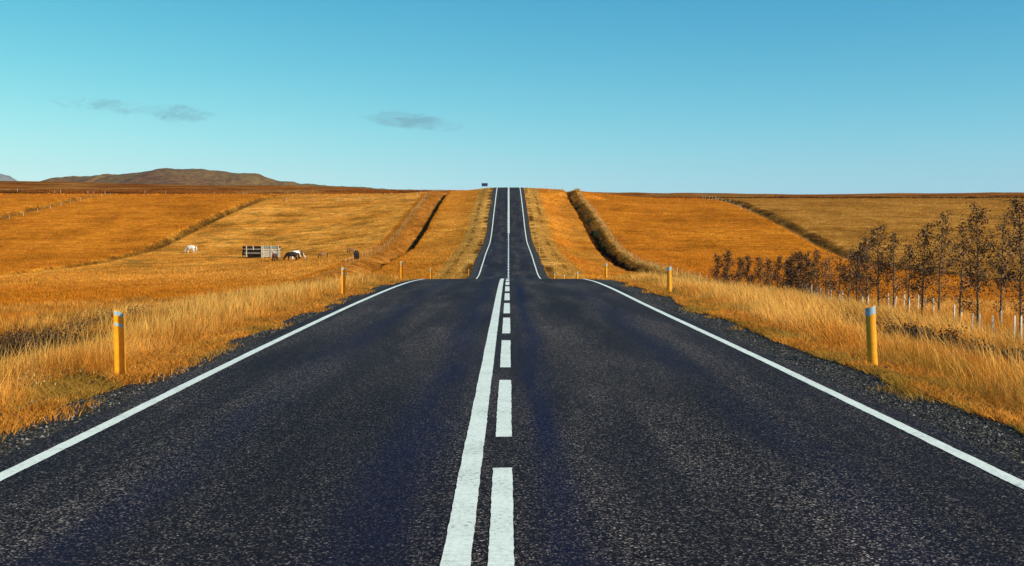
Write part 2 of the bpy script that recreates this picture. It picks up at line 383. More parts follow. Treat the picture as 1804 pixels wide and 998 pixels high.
# ------------------------------------------------------------------ road
def yrows(a, b): 
    r = [a]
    while r[-1] < b: r.append(r[-1] + max(.18, min(2.0, r[-1]*.02)))
    return np.array(r)
YR = yrows(-30.0, 400.0)
def strip(name, xf, mat, z0, ya=None, kind='structure', parent=None, ys=None):
    """xf(y) -> rows of x positions; laid z0 above the road profile"""
    ys = YR if ys is None else ys
    X = xf(ys); n = X.shape[1]
    Z = ROADZ(ys)[:, None] - .012*np.abs(X)/3.5*1.0 + z0
    V = np.stack([X, np.repeat(ys[:, None], n, 1), Z], -1)
    idx = np.arange(X.size).reshape(X.shape)
    Fc = np.stack([idx[:-1, :-1], idx[:-1, 1:], idx[1:, 1:], idx[1:, :-1]], -1).reshape(-1, 4)
    o = npmesh(name, V, Fc, mat, True, parent)
    tag(o, kind=kind); return o
def asphalt():
    m, n, l, p = newmat('asphalt', .62, .07)
    pos = obcoord(n, l)
    v = n.new('ShaderNodeTexVoronoi'); v.inputs['Scale'].default_value = 92; l.new(pos, v.inputs['Vector'])
    sepc = n.new('ShaderNodeSeparateColor'); l.new(v.outputs['Color'], sepc.inputs[0])
    agg = ramp(n, l, sepc.outputs[0], [(.0, (.003, .0022, .003)), (.45, (.010, .0078, .0085)), (.72, (.034, .027, .026)), (.90, (.12, .098, .088)), (1., (.30, .26, .22))])
    f0 = noise(n, l, pos, 38, 4, .7)
    agg = mixc(n, l, 1.0, agg, ramp(n, l, f0, [(.35, grey(.25)), (.5, grey(1)), (.65, grey(2.1))]), 'MULTIPLY')
    fb = noise(n, l, obcoord(n, l, (.55, .16, 1)), 1.0, 3, .5)
    agg = mixc(n, l, 1.0, agg, ramp(n, l, fb, [(.35, grey(.7)), (.62, grey(1.35))]), 'MULTIPLY')
    # worn wheel paths vary along the road
    f1 = noise(n, l, obcoord(n, l, (1.1, .10, 1)), 1.0, 4, .6, .3)
    smooth = (.008, .0068, .012)
    wear = ramp(n, l, f1, [(.40, grey(0)), (.56, grey(1))])
    c = mixc(n, l, nmath(n, l, 'MULTIPLY', wear, .62), agg, smooth)
    g = n.new('ShaderNodeNewGeometry'); s = n.new('ShaderNodeSeparateXYZ'); l.new(g.outputs['Position'], s.inputs[0])
    f2 = noise(n, l, obcoord(n, l, (.8, .12, 1)), 1.0, 3, .55)
    xx = nmath(n, l, 'ADD', s.outputs[0], nmath(n, l, 'MULTIPLY', nmath(n, l, 'SUBTRACT', f2, .5), .55))
    def bandx(c0, wd, k):
        d = nmath(n, l, 'DIVIDE', nmath(n, l, 'SUBTRACT', xx, c0), wd)
        return nmath(n, l, 'MULTIPLY', nmath(n, l, 'EXPONENT', nmath(n, l, 'MULTIPLY', nmath(n, l, 'MULTIPLY', d, d), -1.0)), k)
    f3 = noise(n, l, obcoord(n, l, (.9, .25, 1)), 1.3, 4, .6)
    st = nmath(n, l, 'ADD', nmath(n, l, 'ADD', bandx(.33, .14, 1.0), bandx(-.72, .28, .75)), nmath(n, l, 'ADD', bandx(-2.35, .28, .5), bandx(2.2, .3, .5)))
    st = nmath(n, l, 'MULTIPLY', st, ramp(n, l, f3, [(.32, grey(.25)), (.60, grey(1))]))
    st = nmath(n, l, 'MINIMUM', st, .9)
    c = mixc(n, l, nmath(n, l, 'MULTIPLY', st, .85), c, (.006, .005, .030))
    l.new(c, p.inputs['Base Color'])
    r = nmath(n, l, 'ADD', .72, nmath(n, l, 'MULTIPLY', st, -.06)); l.new(r, p.inputs['Roughness'])
    h = nmath(n, l, 'ADD', v.outputs['Distance'], f0)
    bump(n, l, p, h, .55, .006)
    return m
MASPH = asphalt()
strip('road', lambda y: np.stack([-(LOFF(y)+.30+.05*(vnoise(y, y*0, .5, 3)-.5))] + [-(LOFF(y)-.1), -2+0*y, 0*y, 2+0*y, ROFF(y)-.1] +
      [ROFF(y)+.30+.05*(vnoise(y, y*0, .5, 4)-.5)], 1), MASPH, .0)
def paint():
    m, n, l, p = newmat('road_paint', .6, .3)
    pos = obcoord(n, l)
    f = noise(n, l, pos, 30, 5, .7); f2 = noise(n, l, pos, 2.5, 4, .6)
    s = nmath(n, l, 'ADD', f, nmath(n, l, 'MULTIPLY', f2, .45))
    c = ramp(n, l, s, [(.50, (.16, .17, .16)), (.60, (.60, .65, .57)), (.82, (.80, .86, .76))])
    l.new(c, p.inputs['Base Color']); bump(n, l, p, f, .3, .003)
    return m
MPAINT = paint()
def jit(y, s): return (.009*(vnoise(y, y*0+s, .06, s)-.5) + .006*(vnoise(y, y*0+s, .5, s+50)-.5))*(1-.7*sm(12, 30, y))
YF = np.concatenate([np.arange(2.5, 22, .05), np.arange(22, 60, .3), np.arange(60, 400, 1.5)])
def line(name, cf, wd, z0, ys, label):
    wf = lambda y: wd*(1+np.maximum(y-60, 0)/260)
    o = strip(name, lambda y: np.stack([cf(y)-wf(y)/2+jit(y, 11), cf(y)+wf(y)/2+jit(y, 23)], 1), MPAINT, z0, ys=ys)
    tag(o, label, 'road marking'); return o
line('edge_line', lambda y: -LOFF(y), .12, .004, YF, 'thin white edge line along the left side of the asphalt')
line('edge_line', lambda y: ROFF(y), .12, .004, YF, 'thin white edge line along the right side of the asphalt')
line('centre_line', lambda y: -.268+.0*y, .15, .004, YF[YF < 95], 'solid white line left of the dashes near the camera')
line('centre_line', lambda y: .09+.0*y, .15, .004, YF[(YF > 208)], 'solid white line right of the dashes on the far hill')
def dashes():
    V, Fc = [], []
    k = (F*EYE/(773-412)); per = 4.36; d0 = k - 2*per
    a = d0
    while a < 395:
        b = a+3.25; wd = .135*(1+max(a-60, 0)/260)
        x0 = -.040 + .0*a
        if a > 60: x0 = -.02-.10*float(sm(200, 215, a))
        ys = np.arange(max(a, 2), b, .05 if a < 25 else 1.0)
        ys = np.append(ys, b)
        if b > 2.2:
            ends = .012*(rng.random(2)-.5)
            X = np.stack([x0-wd/2+jit(ys, 31), x0+wd/2+jit(ys, 43)], 1)
            Y = np.stack([ys, ys], 1); Y[0] += ends; Y[-1] += ends[::-1]
            Z = ROADZ(Y)-.012*np.abs(X)/3.5+.004
            base = len(V)
            for q in range(len(ys)):
                V.append((X[q, 0], Y[q, 0], Z[q, 0])); V.append((X[q, 1], Y[q, 1], Z[q, 1]))
            for q in range(len(ys)-1):
                Fc.append((base+2*q, base+2*q+1, base+2*q+3, base+2*q+2))
        a += per
    o = npmesh('dashed_line', V, Fc, MPAINT)
    tag(o, 'row of white dashes running up the middle of the road', 'road marking', kind='structure')
dashes()
# gravel shoulder
def gravel_mat():
    m, n, l, p = newmat('gravel', .85, .3)
    pos = obcoord(n, l)
    v = n.new('ShaderNodeTexVoronoi'); v.inputs['Scale'].default_value = 42; l.new(pos, v.inputs['Vector'])
    sepc = n.new('ShaderNodeSeparateColor'); l.new(v.outputs['Color'], sepc.inputs[0])
    c = ramp(n, l, sepc.outputs[0], [(0, (.004, .0035, .003)), (.5, (.016, .013, .011)), (.8, (.045, .037, .03)), (1, (.20, .165, .12))])
    f = noise(n, l, pos, 9, 4, .7)
    c = mixc(n, l, 1.0, c, ramp(n, l, f, [(.3, grey(.4)), (.7, grey(1.5))]), 'MULTIPLY')
    l.new(c, p.inputs['Base Color']); bump(n, l, p, v.outputs['Distance'], .9, .03)
    return m
MGRAV = gravel_mat()
def gedge(y, side):
    return (4.34 if side < 0 else 4.24) + .26*(fbm(y, y*0+side*7, 1.6, 81+side, 4)-.5)*2 + .12*sm(100, 130, y)
for side in (-1, 1):
    off = LOFF if side < 0 else ROFF
    def xf(y, side=side, off=off):
        e = gedge(y, side)+.16; a = off(y)+.26
        cols = [a, (a+e)/2, e]
        X = np.stack(cols, 1)*side
        return X if side > 0 else X[:, ::-1]
    ys = np.concatenate([np.arange(-20, 3, 1.0), np.arange(3, 30, .1), np.arange(30, 400, 1.0)])
    o = strip('gravel_shoulder', xf, MGRAV, -.02, ys=ys)
    tag(o, 'dark gravel shoulder on the %s of the road' % ('left' if side < 0 else 'right'), 'shoulder')
def stones():
    N = 34000
    d = 4+26*rng.random(N)**1.5; side = np.where(rng.random(N) < .5, -1, 1)
    a = np.where(side < 0, LOFF(d), ROFF(d))+.27
    e = 4.5+.3*rng.random(N)
    t = a+(e-a)*rng.random(N)
    x = side*t; z = np.maximum(H(x, d), ROADZ(d)-.035)+.004
    r = (.004+.017*rng.random(N)**3)
    O = np.array([[1, 0, 0], [0, 1, 0], [-1, 0, 0], [0, -1, 0], [0, 0, .8], [0, 0, -.6]])
    J = 1+.5*(rng.random((N, 6, 3))-.5); th = rng.random(N)*6.28
    P = O[None]*J*r[:, None, None]
    c, s = np.cos(th)[:, None], np.sin(th)[:, None]
    P = np.stack([P[..., 0]*c-P[..., 1]*s, P[..., 0]*s+P[..., 1]*c, P[..., 2]], -1)
    P += np.stack([x, d, z], -1)[:, None]
    Fi = np.array([[0, 1, 4], [1, 2, 4], [2, 3, 4], [3, 0, 4], [1, 0, 5], [2, 1, 5], [3, 2, 5], [0, 3, 5]])
    Fc = (Fi[None]+6*np.arange(N)[:, None, None]).reshape(-1, 3)
    tone = (.006+.20*rng.random(N)**5); col = np.repeat((tone[:, None]*np.array([1, .94, .88]))[:, None], 6, 1).reshape(-1, 3)
    m, n, l, p = newmat('stone_chips', .8, .35)
    a = n.new('ShaderNodeVertexColor'); a.layer_name = 'tint'; l.new(a.outputs[0], p.inputs['Base Color'])
    o = npmesh('gravel', P.reshape(-1, 3), Fc, m, cols={'tint': col})
    tag(o, 'loose dark gravel stones scattered on both shoulders', 'gravel', kind='stuff')
stones()

# ------------------------------------------------------------------ grass
def blade_mat():
    m = bpy.data.materials.new('dry_grass_blades'); m.use_nodes = True
    n, l = m.node_tree.nodes, m.node_tree.links; n.clear()
    o = n.new('ShaderNodeOutputMaterial'); d = n.new('ShaderNodeBsdfDiffuse'); t = n.new('ShaderNodeBsdfTranslucent')
    mx = n.new('ShaderNodeMixShader'); mx.inputs[0].default_value = .36
    a = n.new('ShaderNodeVertexColor'); a.layer_name = 'tint'
    f = noise(n, l, obcoord(n, l), .8, 3, .6)
    c = mixc(n, l, 1.0, a.outputs[0], ramp(n, l, f, [(.3, (.72, .66, .58)), (.7, (1.2, 1.2, 1.15))]), 'MULTIPLY')
    l.new(c, d.inputs[0]); l.new(c, t.inputs[0])
    l.new(d.outputs[0], mx.inputs[1]); l.new(t.outputs[0], mx.inputs[2]); l.new(mx.outputs[0], o.inputs[0])
    return m
MBLADE = blade_mat()
def blades(x, y, hgt, wid, tint, lean=(-.15, .0), spread=.5):
    N = len(x)
    z = np.where(np.abs(x) < 4.6, np.maximum(H(x, y), ROADZ(y)-.04), H(x, y)) - .01
    base = np.stack([x, y, z], 1)
    th = rng.random(N)*np.pi; wv = np.stack([np.cos(th), np.sin(th)*.6, 0*th], 1)*wid[:, None]*.5
    ld = np.stack([lean[0]+spread*rng.normal(0, .5, N), lean[1]+spread*rng.normal(0, .5, N), np.zeros(N)], 1)*hgt[:, None]
    up = np.array([0, 0, 1.0])
    m = base + up*(hgt*.55)[:, None] + ld*.35
    tp = base + up*(hgt*(1-.12*rng.random(N)))[:, None] + ld
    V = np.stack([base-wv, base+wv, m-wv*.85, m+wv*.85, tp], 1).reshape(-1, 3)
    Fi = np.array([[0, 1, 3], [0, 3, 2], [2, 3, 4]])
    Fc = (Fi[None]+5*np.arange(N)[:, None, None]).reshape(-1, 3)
    k = np.array([.95, .95, 1.0, 1.0, 1.08])  # roots darker, tips lighter: slight shading put into the blade colour
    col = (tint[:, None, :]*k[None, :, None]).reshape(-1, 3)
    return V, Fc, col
def straw(N, bright=None, green=None):
    A = np.array([.70, .255, .020]); B = np.array([.96, .54, .14]); D = np.array([.22, .095, .022]); G = np.array([.30, .23, .05])
    r = rng.random(N)[:, None]; c = A + (B-A)*(r**1.6)
    if bright is not None: c = A*.9 + (B-A*.9)*np.clip((.35*r+.9*bright[:, None]), 0, 1)
    dk = rng.random(N) < .16; c[dk] = D*(.6+.8*rng.random(dk.sum()))[:, None]  # scattered dark blades stand in for the shade between blades
    if green is not None: k = np.clip(green, 0, 1)[:, None]; c = c+(G-c)*k
    return c
def scrub(x, y):
    """patches where dark heath scrub replaces the tall grass"""
    m = 0*x; jt = .9*(fbm(x, y, 1.1, 191, 3)-.5)*2
    for cx, cy, rx, ry in ((-13.2, 27, 3.6, 8), (-9.2, 18.8, 2.1, 4.0), (8.5, 20.4, 1.9, 1.9), (8.6, 17.3, 1.9, 1.5), (7.9, 24, 1.3, 1.5)):
        q = np.sqrt(((x-cx)/rx)**2+((y-cy)/ry)**2)+jt*.5
        m = np.maximum(m, 1-sm(.75, 1.1, q))
    return m
def verge(side, name, label):
    V, Fs, Cc = [], [], []; off = 0
    parts = []
    for (d0, d1, dens, wk, tmax) in ((4.5, 9, 1500, .0048, 9), (9, 16, 950, .006, 13), (16, 27, 480, .009, 17), (27, 48, 230, .014, 24), (48, 80, 70, .024, 24)):
        area = (d1-d0)*(tmax-4.0); N = int(area*dens)
        y = d0+(d1-d0)*rng.random(N); t = 4.0+(tmax-4.0)*rng.random(N)
        vis = t < .60*y+1.5
        y, t = y[vis], t[vis]; x = side*t
        e = gedge(y, side)
        cl = fbm(x, y, .55, 91, 3); cl2 = fbm(x, y, 2.6, 92, 3)
        inside = sm(e-.02, e+.10, t)
        tuft = sm(.60, .66, fbm(x, y*.6, .8, 95, 2))*(t > e-.42)*.8     # loose tufts on the gravel
        dark = np.maximum(.7*sm(.58, .70, fbm(x, y, 3.2, 97, 3))*sm(7, 9, t), scrub(x, y))
        keep = rng.random(len(t)) < np.maximum(inside*(.35+.9*sm(.35, .6, cl)), tuft*.6)*(1-.45*dark)
        x, y, t, cl, cl2, e, inside, dark = (q[keep] for q in (x, y, t, cl, cl2, e, inside, dark))
        n = len(x)
        top = .50 if side < 0 else .62
        h = (.07+.10*rng.random(n))*(1-sm(e+.0, e+.5, t)) + (top*(.55+.6*cl2)*(.55+.55*rng.random(n)))*sm(e+.05, e+1.3, t)
        h = h*(1-.55*scrub(x, y))
        h = np.where(inside < .3, .05+.07*rng.random(n), h)
        # keep the marker posts readable
        for (pxx, pyy) in ((-4.62, 12.1), (4.75, 13.1)):
            near = ((x-pxx)**2+((y-pyy+.6)*.7)**2) < .5
            h = np.where(near, h*.42, h)
        wid = wk*(.5+.8*rng.random(n))
        br = sm(.36, .64, fbm(x, y, 1.4, 93, 3))*(.85 if side > 0 else .5)*(1-dark)*sm(e+.3, e+1.2, t)
        gr = sm(.55, .7, fbm(x, y, 1.8, 94, 3))*.55*(1-sm(e+1.0, e+3, t)) + dark*.4
        c = straw(n, br, gr); c *= (1-.62*dark)[:, None]*(.8+.4*rng.random(n))[:, None]
        v, f, cc = blades(x, y, h, wid, c, lean=(-.22, .0) if side > 0 else (.06, 0))
        V.append(v); Fs.append(f+off); Cc.append(cc); off += len(v)
    # short dense turf along the ragged edge and in small tufts on the gravel
    N = 120000; y = 4.6+34*rng.random(N)**1.5; e = gedge(y, side); t = e+1.1*rng.random(N)**1.4-.14*rng.random(N)*(rng.random(N) < .4)-.25*(rng.random(N) < .05); x = side*t
    pat = fbm(x, y, .45, 195, 3)
    keep = rng.random(N) < np.where(t > e+.02, .55+.45*sm(.4, .55, pat), .9*sm(.54, .60, fbm(x, y*.6, .8, 95, 2)))
    x, y, t, e, pat = x[keep], y[keep], t[keep], e[keep], pat[keep]; n = len(x)
    h = (.035+.07*rng.random(n))*(1+1.3*sm(e+.1, e+.9, t)); c = straw(n, .25*rng.random(n), .6*sm(.5, .62, fbm(x, y, 1.3, 196, 3)))*(.75+.4*rng.random(n))[:, None]
    v, f, cc = blades(x, y, h, .005+.0006*y, c, lean=(0, 0), spread=1.4)
    V.append(v); Fs.append(f+off); Cc.append(cc); off += len(v)
    # single tall pale stalks standing out of the grass
    N = 15000; y = 5+40*rng.random(N)**1.3; t = 5.0+11*rng.random(N); ok = t < .6*y+1.5; y, t = y[ok], t[ok]; x = side*t; n = len(x)
    ok = ((x+4.62)**2+(y-11.6)**2 > .7) & ((x-4.75)**2+(y-12.6)**2 > .7); y, t, x = y[ok], t[ok], x[ok]; n = len(x)
    h = (.55+.30*rng.random(n))*sm(4.6, 6, t)*(1 if side > 0 else .88)
    c = np.array([.95, .56, .15])*(.6+.5*rng.random(n))[:, None]*(1-.7*scrub(x, y))[:, None]; h = h*(1-.55*scrub(x, y))
    v, f, cc = blades(x, y, h, .0035+.0003*y, c, lean=(-.28, .0) if side > 0 else (.1, 0))
    V.append(v); Fs.append(f+off); Cc.append(cc); off += len(v)
    o = npmesh(name, np.concatenate(V), np.concatenate(Fs), MBLADE, cols={'tint': np.concatenate(Cc)})
    tag(o, label, 'grass', kind='stuff')
verge(-1, 'verge_grass', 'tall dry orange grass along the left roadside')
verge(1, 'verge_grass', 'tall pale straw grass along the right roadside')
def field_grass():
    V, Fs, Cc = [], [], []; off = 0
    for (d0, d1, N, wk, hh) in ((26, 60, 90000, .022, .22), (60, 120, 110000, .045, .22), (120, 210, 200000, .07, .19), (210, 335, 260000, .10, .19), (335, 460, 60000, .25, .35)):
        y = np.sqrt(d0**2+(d1**2-d0**2)*rng.random(N)); u = -.62+1.24*rng.random(N); x = u*y; t = np.abs(x)
        ok = (t > 13) if d1 <= 60 else (t > 5.4)
        x, y, t = x[ok], y[ok], t[ok]; n = len(x)
        zc = zone_colour(x, y)
        h = hh*(.5+.9*rng.random(n)); wid = wk*(.5+rng.random(n))
        c = zc*(.70+.75*rng.random(n)**1.3)[:, None]*np.array([1.1, 1.18, 1.4])
        v, f, cc = blades(x, y, h, wid, c, lean=(-.1, 0), spread=1.1)
        V.append(v); Fs.append(f+off); Cc.append(cc); off += len(v)
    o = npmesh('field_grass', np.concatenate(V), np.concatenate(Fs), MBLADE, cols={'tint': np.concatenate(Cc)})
    tag(o, 'short rough grass covering the fields and the hillside', 'grass', kind='stuff')
field_grass()
def drain_grass():
    V, Fs, Cc = [], [], []; off = 0
    for side, c0, N, sp, hh in ((1, 18.35, 16000, .42, .26), (-1, 18.8, 16000, .5, .26), (-1, 76, 13000, 1.1, .34), (-1, 132, 10000, 1.3, .4), (1, 67, 9000, .9, .28), (1, 21.7, 9000, .35, .5)):
        y = 112+218*rng.random(N); wob = 1.2*(vnoise(y, y*0+3, 40, 5)-.5)*(.5 if c0 < 30 else 3 if side < 0 else 2)
        t = c0+wob+sp*rng.normal(0, .6, N); x = side*t
        pat = fbm(x, y, 3.5, 201, 3); keep = rng.random(N) < .15+1.0*sm(.42, .58, pat)
        x, y, t, pat = x[keep], y[keep], t[keep], pat[keep]; n = len(x)
        h = hh*(.4+.9*rng.random(n))*(.6+.8*sm(.4, .6, pat))
        a = np.array([.055, .022, .006]); b = np.array([.34, .16, .03])
        k = np.clip(rng.random(n)**2.2 + (.35 if c0 > 30 else 0), 0, 1)
        if c0 == 21.7: k = .6+.4*rng.random(n); b = np.array([.72, .45, .13])
        c = a+(b-a)*k[:, None]
        v, f, cc = blades(x, y, h, .09*(.5+rng.random(n)), c, lean=(-.1, 0), spread=1.2)
        V.append(v); Fs.append(f+off); Cc.append(cc); off += len(v)
    o = npmesh('drain_grass', np.concatenate(V), np.concatenate(Fs), MBLADE, cols={'tint': np.concatenate(Cc)})
    tag(o, 'dark rank grass growing in and along the field drains', 'grass', kind='stuff')
drain_grass()

# ------------------------------------------------------------------ distant hill and mountain
def ridge(name, pts, d, depth, mat, rough, label, step):
    prof = Pchip([((px-896)/F, (412-py)/F) for px, py in pts])
    u = np.linspace(prof.x[0], prof.x[-1], 340); w = np.linspace(-1, 1, 90)
    U, W = np.meshgrid(u, w); Y = d+W*depth; X = U*d*1.0 + 0*W
    crest = EYE+prof(U)*d
    base = -20.0
    fall = np.where(W < 0, (1-sm(0, 1, -W)**.9), (1-sm(0, 1, W)))
    n1 = fbm(X, Y, depth*.45, 101, 6)-.5; n2 = fbm(X, Y, depth*.12, 111, 5)-.5
    Z = base+(crest-base)*np.clip(fall+.0, 0, 1) + rough*(n1*2.0*(1-fall**6)+n2*1.2*(1-.4*fall**8) + .9*1.3*np.maximum(0, fbm(X, Y, depth*.05, 121, 4)-.52)*fall**4)*np.minimum(1, (crest-base)/60)
    idx = np.arange(U.size).reshape(U.shape)
    Fc = np.stack([idx[:-1, :-1], idx[:-1, 1:], idx[1:, 1:], idx[1:, :-1]], -1).reshape(-1, 4)
    o = npmesh(name, np.stack([X, Y, Z], -1), Fc, mat, True)
    tag(o, label, name, kind='structure')
def hillmat(name, a, b, c3, sc):
    m, n, l, p = newmat(name, .95, .05)
    f = noise(n, l, obcoord(n, l), sc, 8, .62, .3); f2 = noise(n, l, obcoord(n, l), sc*9, 5, .6)
    c = ramp(n, l, f, [(.36, a), (.5, b), (.64, c3)])
    c = mixc(n, l, .8, c, ramp(n, l, f2, [(.35, grey(.5)), (.65, grey(1.4))]), 'MULTIPLY')
    l.new(c, p.inputs['Base Color']); bump(n, l, p, f2, 1.0, 6.0)
    return m
ridge('hill', [(60, 330), (97, 319.5), (104, 316), (121, 312.5), (135, 312), (165, 312), (186, 309.5), (197, 306.8), (207, 310), (232, 306.5),
               (258, 305), (282, 301), (302, 298.8), (326, 299.5), (359, 300), (390, 304), (428, 307.5), (440, 306.3), (452, 307.5), (462, 310),
               (480, 315), (498, 320.5), (518, 321), (532, 325), (570, 327), (620, 329.5), (665, 333), (715, 338), (760, 340)],
      2400, 620, hillmat('hill_heath', (.11, .045, .018), (.165, .084, .028), (.17, .11, .033), .008), 10.0,
      'low flat-topped brown hill on the skyline at left', 8)
ridge('mountain', [(-700, 330), (-420, 285), (-220, 262), (-90, 280), (-30, 300), (-5, 306.5), (4, 309), (12, 314), (19, 318), (30, 326), (60, 340)],
      13000, 3000, hillmat('mountain_rock', (.09, .08, .08), (.14, .12, .11), (.2, .17, .15), .0012), 60.0,
      'pale blue mountain slope at the left edge of the skyline', 8)

# ------------------------------------------------------------------ marker posts
def yellow_mat():
    m, n, l, p = newmat('yellow_plastic', .45, .4)
    pos = tcoord(n, l)
    f = noise(n, l, pos, 14, 5, .65); g = noise(n, l, tcoord(n, l, (30, 30, 2)), 1.5, 3, .6)
    c = ramp(n, l, f, [(.35, (.64, .26, .006)), (.62, (.76, .34, .008))])
    c = mixc(n, l, .35, c, ramp(n, l, g, [(.35, grey(.6)), (.6, grey(1.0))]), 'MULTIPLY')
    l.new(c, p.inputs['Base Color']); return m
MYEL = yellow_mat()
MREFL = plain('reflective_tape', (.26, .40, .48), .3, .5, .15, 20)
PLAN = [(-.055, -.035), (-.052, .002), (-.038, .022), (0, .027), (.038, .022), (.052, .002), (.055, -.035)]   # arc, open towards -y
PLANR = [(.056*math.cos(math.radians(a)), -.02+.050*math.sin(math.radians(a))) for a in range(180, -1, -15)]
def shell(z0, z1, slant, grow=0.0, th=.006, PLAN=PLAN):
    """curved channel wall between heights; slant tilts both ends across x"""
    mb = MB(); n = len(PLAN); vs = []
    for (zz) in (z0, z1):
        for lay in (0, 1):
            for (x, y) in PLAN:
                L = math.hypot(x, y+.02) or 1
                k = grow + (th if lay else 0)
                zt = zz if (zz < .0) else zz-slant*(x+.052)
                vs.append((x+(x/L)*k, y+((y+.02)/L)*k, zt))
    fs = []
    for i in range(n-1):
        a, b = i, i+1
        fs += [(a, b, 2*n+b, 2*n+a), (n+a, 3*n+a, 3*n+b, n+b), (2*n+a, 2*n+b, 3*n+b, 3*n+a), (a, n+a, n+b, b)]
    fs += [(0, 2*n, 3*n, n), (n-1, 2*n-1, 4*n-1, 3*n-1)]
    return mb.add(vs, fs)
def marker(hollow, bands):
    root = empty('marker_post', (0, 0, 0))
    shell(-.35, .86, .34, PLAN=PLAN if hollow else PLANR).build('post_body', MYEL, root)
    for z0, z1 in bands:
        if hollow: shell(z0, z1, .34, grow=-.003, th=.0015).build('reflective_band', MREFL, root)
        else: shell(z0, z1, .34, grow=.0075, th=.0015, PLAN=PLANR).build('reflective_band', MREFL, root)
    return root
mkL = marker(True, [(.795, .845), (.67, .705)])
mkR = marker(False, [(.755, .852)])
spotsL = [(210, 12.1), (605, 28.6), (708, 44), (760, 61), (801, 87), (826, 118), (834, 137), (851, 187), (857, 214), (866, 262)]
spotsR = [(1543, 13.15), (1180, 29.6), (1068, 49), (1017, 70), (994, 87), (977, 105), (950, 158), (940, 195), (929, 262)]
for proto, spots, side in ((mkL, spotsL, 'left'), (mkR, spotsR, 'right')):
    for i, (px, d) in enumerate(spots):
        o = proto if i == 0 else copy_tree(proto)
        x = at(px, d)
        x = max(-4.75, min(4.8, x)); 
        o.location = (x, d, h1(x, d)+.02)
        if proto is mkR: o.rotation_euler = (0, R(3.2 if i == 0 else random.uniform(-2, 2)), math.pi-math.pi + R(180+10))
        else: o.rotation_euler = (R(random.uniform(-1, 1)), R(random.uniform(-1, 1) if i else -.3), R(6))
        if i == 0:
            lab = ('yellow hollow roadside post with two reflective bands, nearest on the left verge' if side == 'left'
                   else 'leaning yellow roadside post with one reflective band, nearest on the right verge')
        else: lab = 'small yellow roadside post, %s from the camera on the %s side of the road' % (ORD[i], side)
        tag(o, lab, 'marker post', 'yellow marker posts along the road')
for o in [mkR] + [q for q in bpy.data.objects if q.name.startswith('marker_post') and q.location.x > 0]:
    o.rotation_euler = (0, R(3.2 if abs(o.location.y-13.15) < .1 else 0.8), R(180-8))
    if abs(o.location.y-13.15) < .1: o.rotation_euler = (0, R(3.5), R(180-8))
    o.rotation_euler[1] = R(3.5 if abs(o.location.y-13.15) < .1 else .8)

# ------------------------------------------------------------------ road sign on the crest
MPOST = plain('galvanised_steel', (.35, .37, .40), .4, .5)
MSIGN = plain('sign_blue', (.015, .028, .09), .5, .3, .15, 2)
MWOODP = plain('weathered_wood', (.42, .38, .31), .85, .1, .3, 6, (1, 1, .2))
MWIRE = plain('fence_wire', (.20, .18, .16), .5, .4)
sx, sy = at(854, 318), 318; sg = empty('road_sign', (sx, sy, h1(sx, sy)))
mb = MB(); mb.box((0, 0, 1.25), (1.85, .05, 1.0)); mb.build('sign_board', MSIGN, sg)
mb = MB()
for z in (.80, 1.70): mb.box((0, -.03, z), (1.8, .012, .04))
mb.build('rim', MPOST, sg)
for x in (-.55, 0, .55): MB().tube([(x, .06, -.3), (x, .06, 1.7)], .035).build('pole', MPOST, sg)
tag(sg, 'dark blue rectangular road sign on thin poles at the hilltop', 'road sign')

# ------------------------------------------------------------------ fences
def fence(pts, label, hgt=1.1, thick=.10, wires=2, pale=False, seed=1):
    rr = random.Random(seed)
    x0, y0 = pts[0]; root = empty('wire_fence', (x0, y0, h1(x0, y0)))
    z0 = root.location.z; tops = []
    me = None
    for k, (x, y) in enumerate(pts):
        h = hgt*rr.uniform(.9, 1.08); z = h1(x, y)-z0
        if me is None:
            m = MB(); m.tube([(0, 0, -.3), (0, 0, hgt)], [thick*.5, thick*.45], 6); o = m.build('fence_post', MWOODP, root); me = o.data
        else: o = link('fence_post', me, root)
        o.location = (x-x0, y-y0, z); o.rotation_euler = (R(rr.uniform(-4, 4)), R(rr.uniform(-4, 4)), rr.uniform(0, 3)); o.scale = (1, 1, h/hgt)
        tops.append((x-x0, y-y0, z+h))
    for q in range(wires):
        MB().tube([(a, b, c-.12-.38*q) for a, b, c in tops], .006, 3).build('wire', MWIRE, root)
    tag(root, label, 'fence'); return root
def rowpts(x, d0, d1, st, wob=.5, seed=1):
    rr = random.Random(seed); out = []; d = d0
    while d < d1: out.append((x+rr.uniform(-wob, wob), d)); d += st*rr.uniform(.9, 1.1)
    return out
fence(rowpts(21.9, 100, 322, 4.2, .15, 3), 'long wire fence on pale posts climbing beside the right drain', 1.0, .085, 3, seed=3)
fence(rowpts(-23.8, 150, 300, 4.2, .15, 4), 'long faint wire fence climbing beside the left drain', .9, .06, 3, seed=4)
fence([(at(px, 302), 302+((px*7) % 3)) for px in (505, 553, 593, 634, 683, 735)], 'short fence crossing the top of the horse pasture', 1.2, .16, 1, seed=5)
fence([(at(px, 372), 372) for px in (35, 100, 110, 158, 168, 188, 258, 294, 380, 430)], 'fence of pale posts along the moor at upper left', 1.3, .15, 1, seed=6)
fence(rowpts(-127.5, 212, 330, 7.5, .3, 7), 'fence beside the drain at the far left edge of the fields', 1.0, .13, 1, seed=7)
fence(rowpts(63.2, 268, 334, 5, .2, 8), 'fence on the boundary between the orange and the rough right field', 1.0, .13, 1, seed=8)
fence([(at(px, 328), 328) for px in (742, 772, 792, 815)], 'sparse fence posts on the crest left of the sign', 1.25, .10, 1, seed=9)
fence([(at(962, 318), 318), (at(990, 320), 320), (at(1010, 322), 322)], 'short fence on the crest right of the road', 1.0, .10, 1, seed=10)

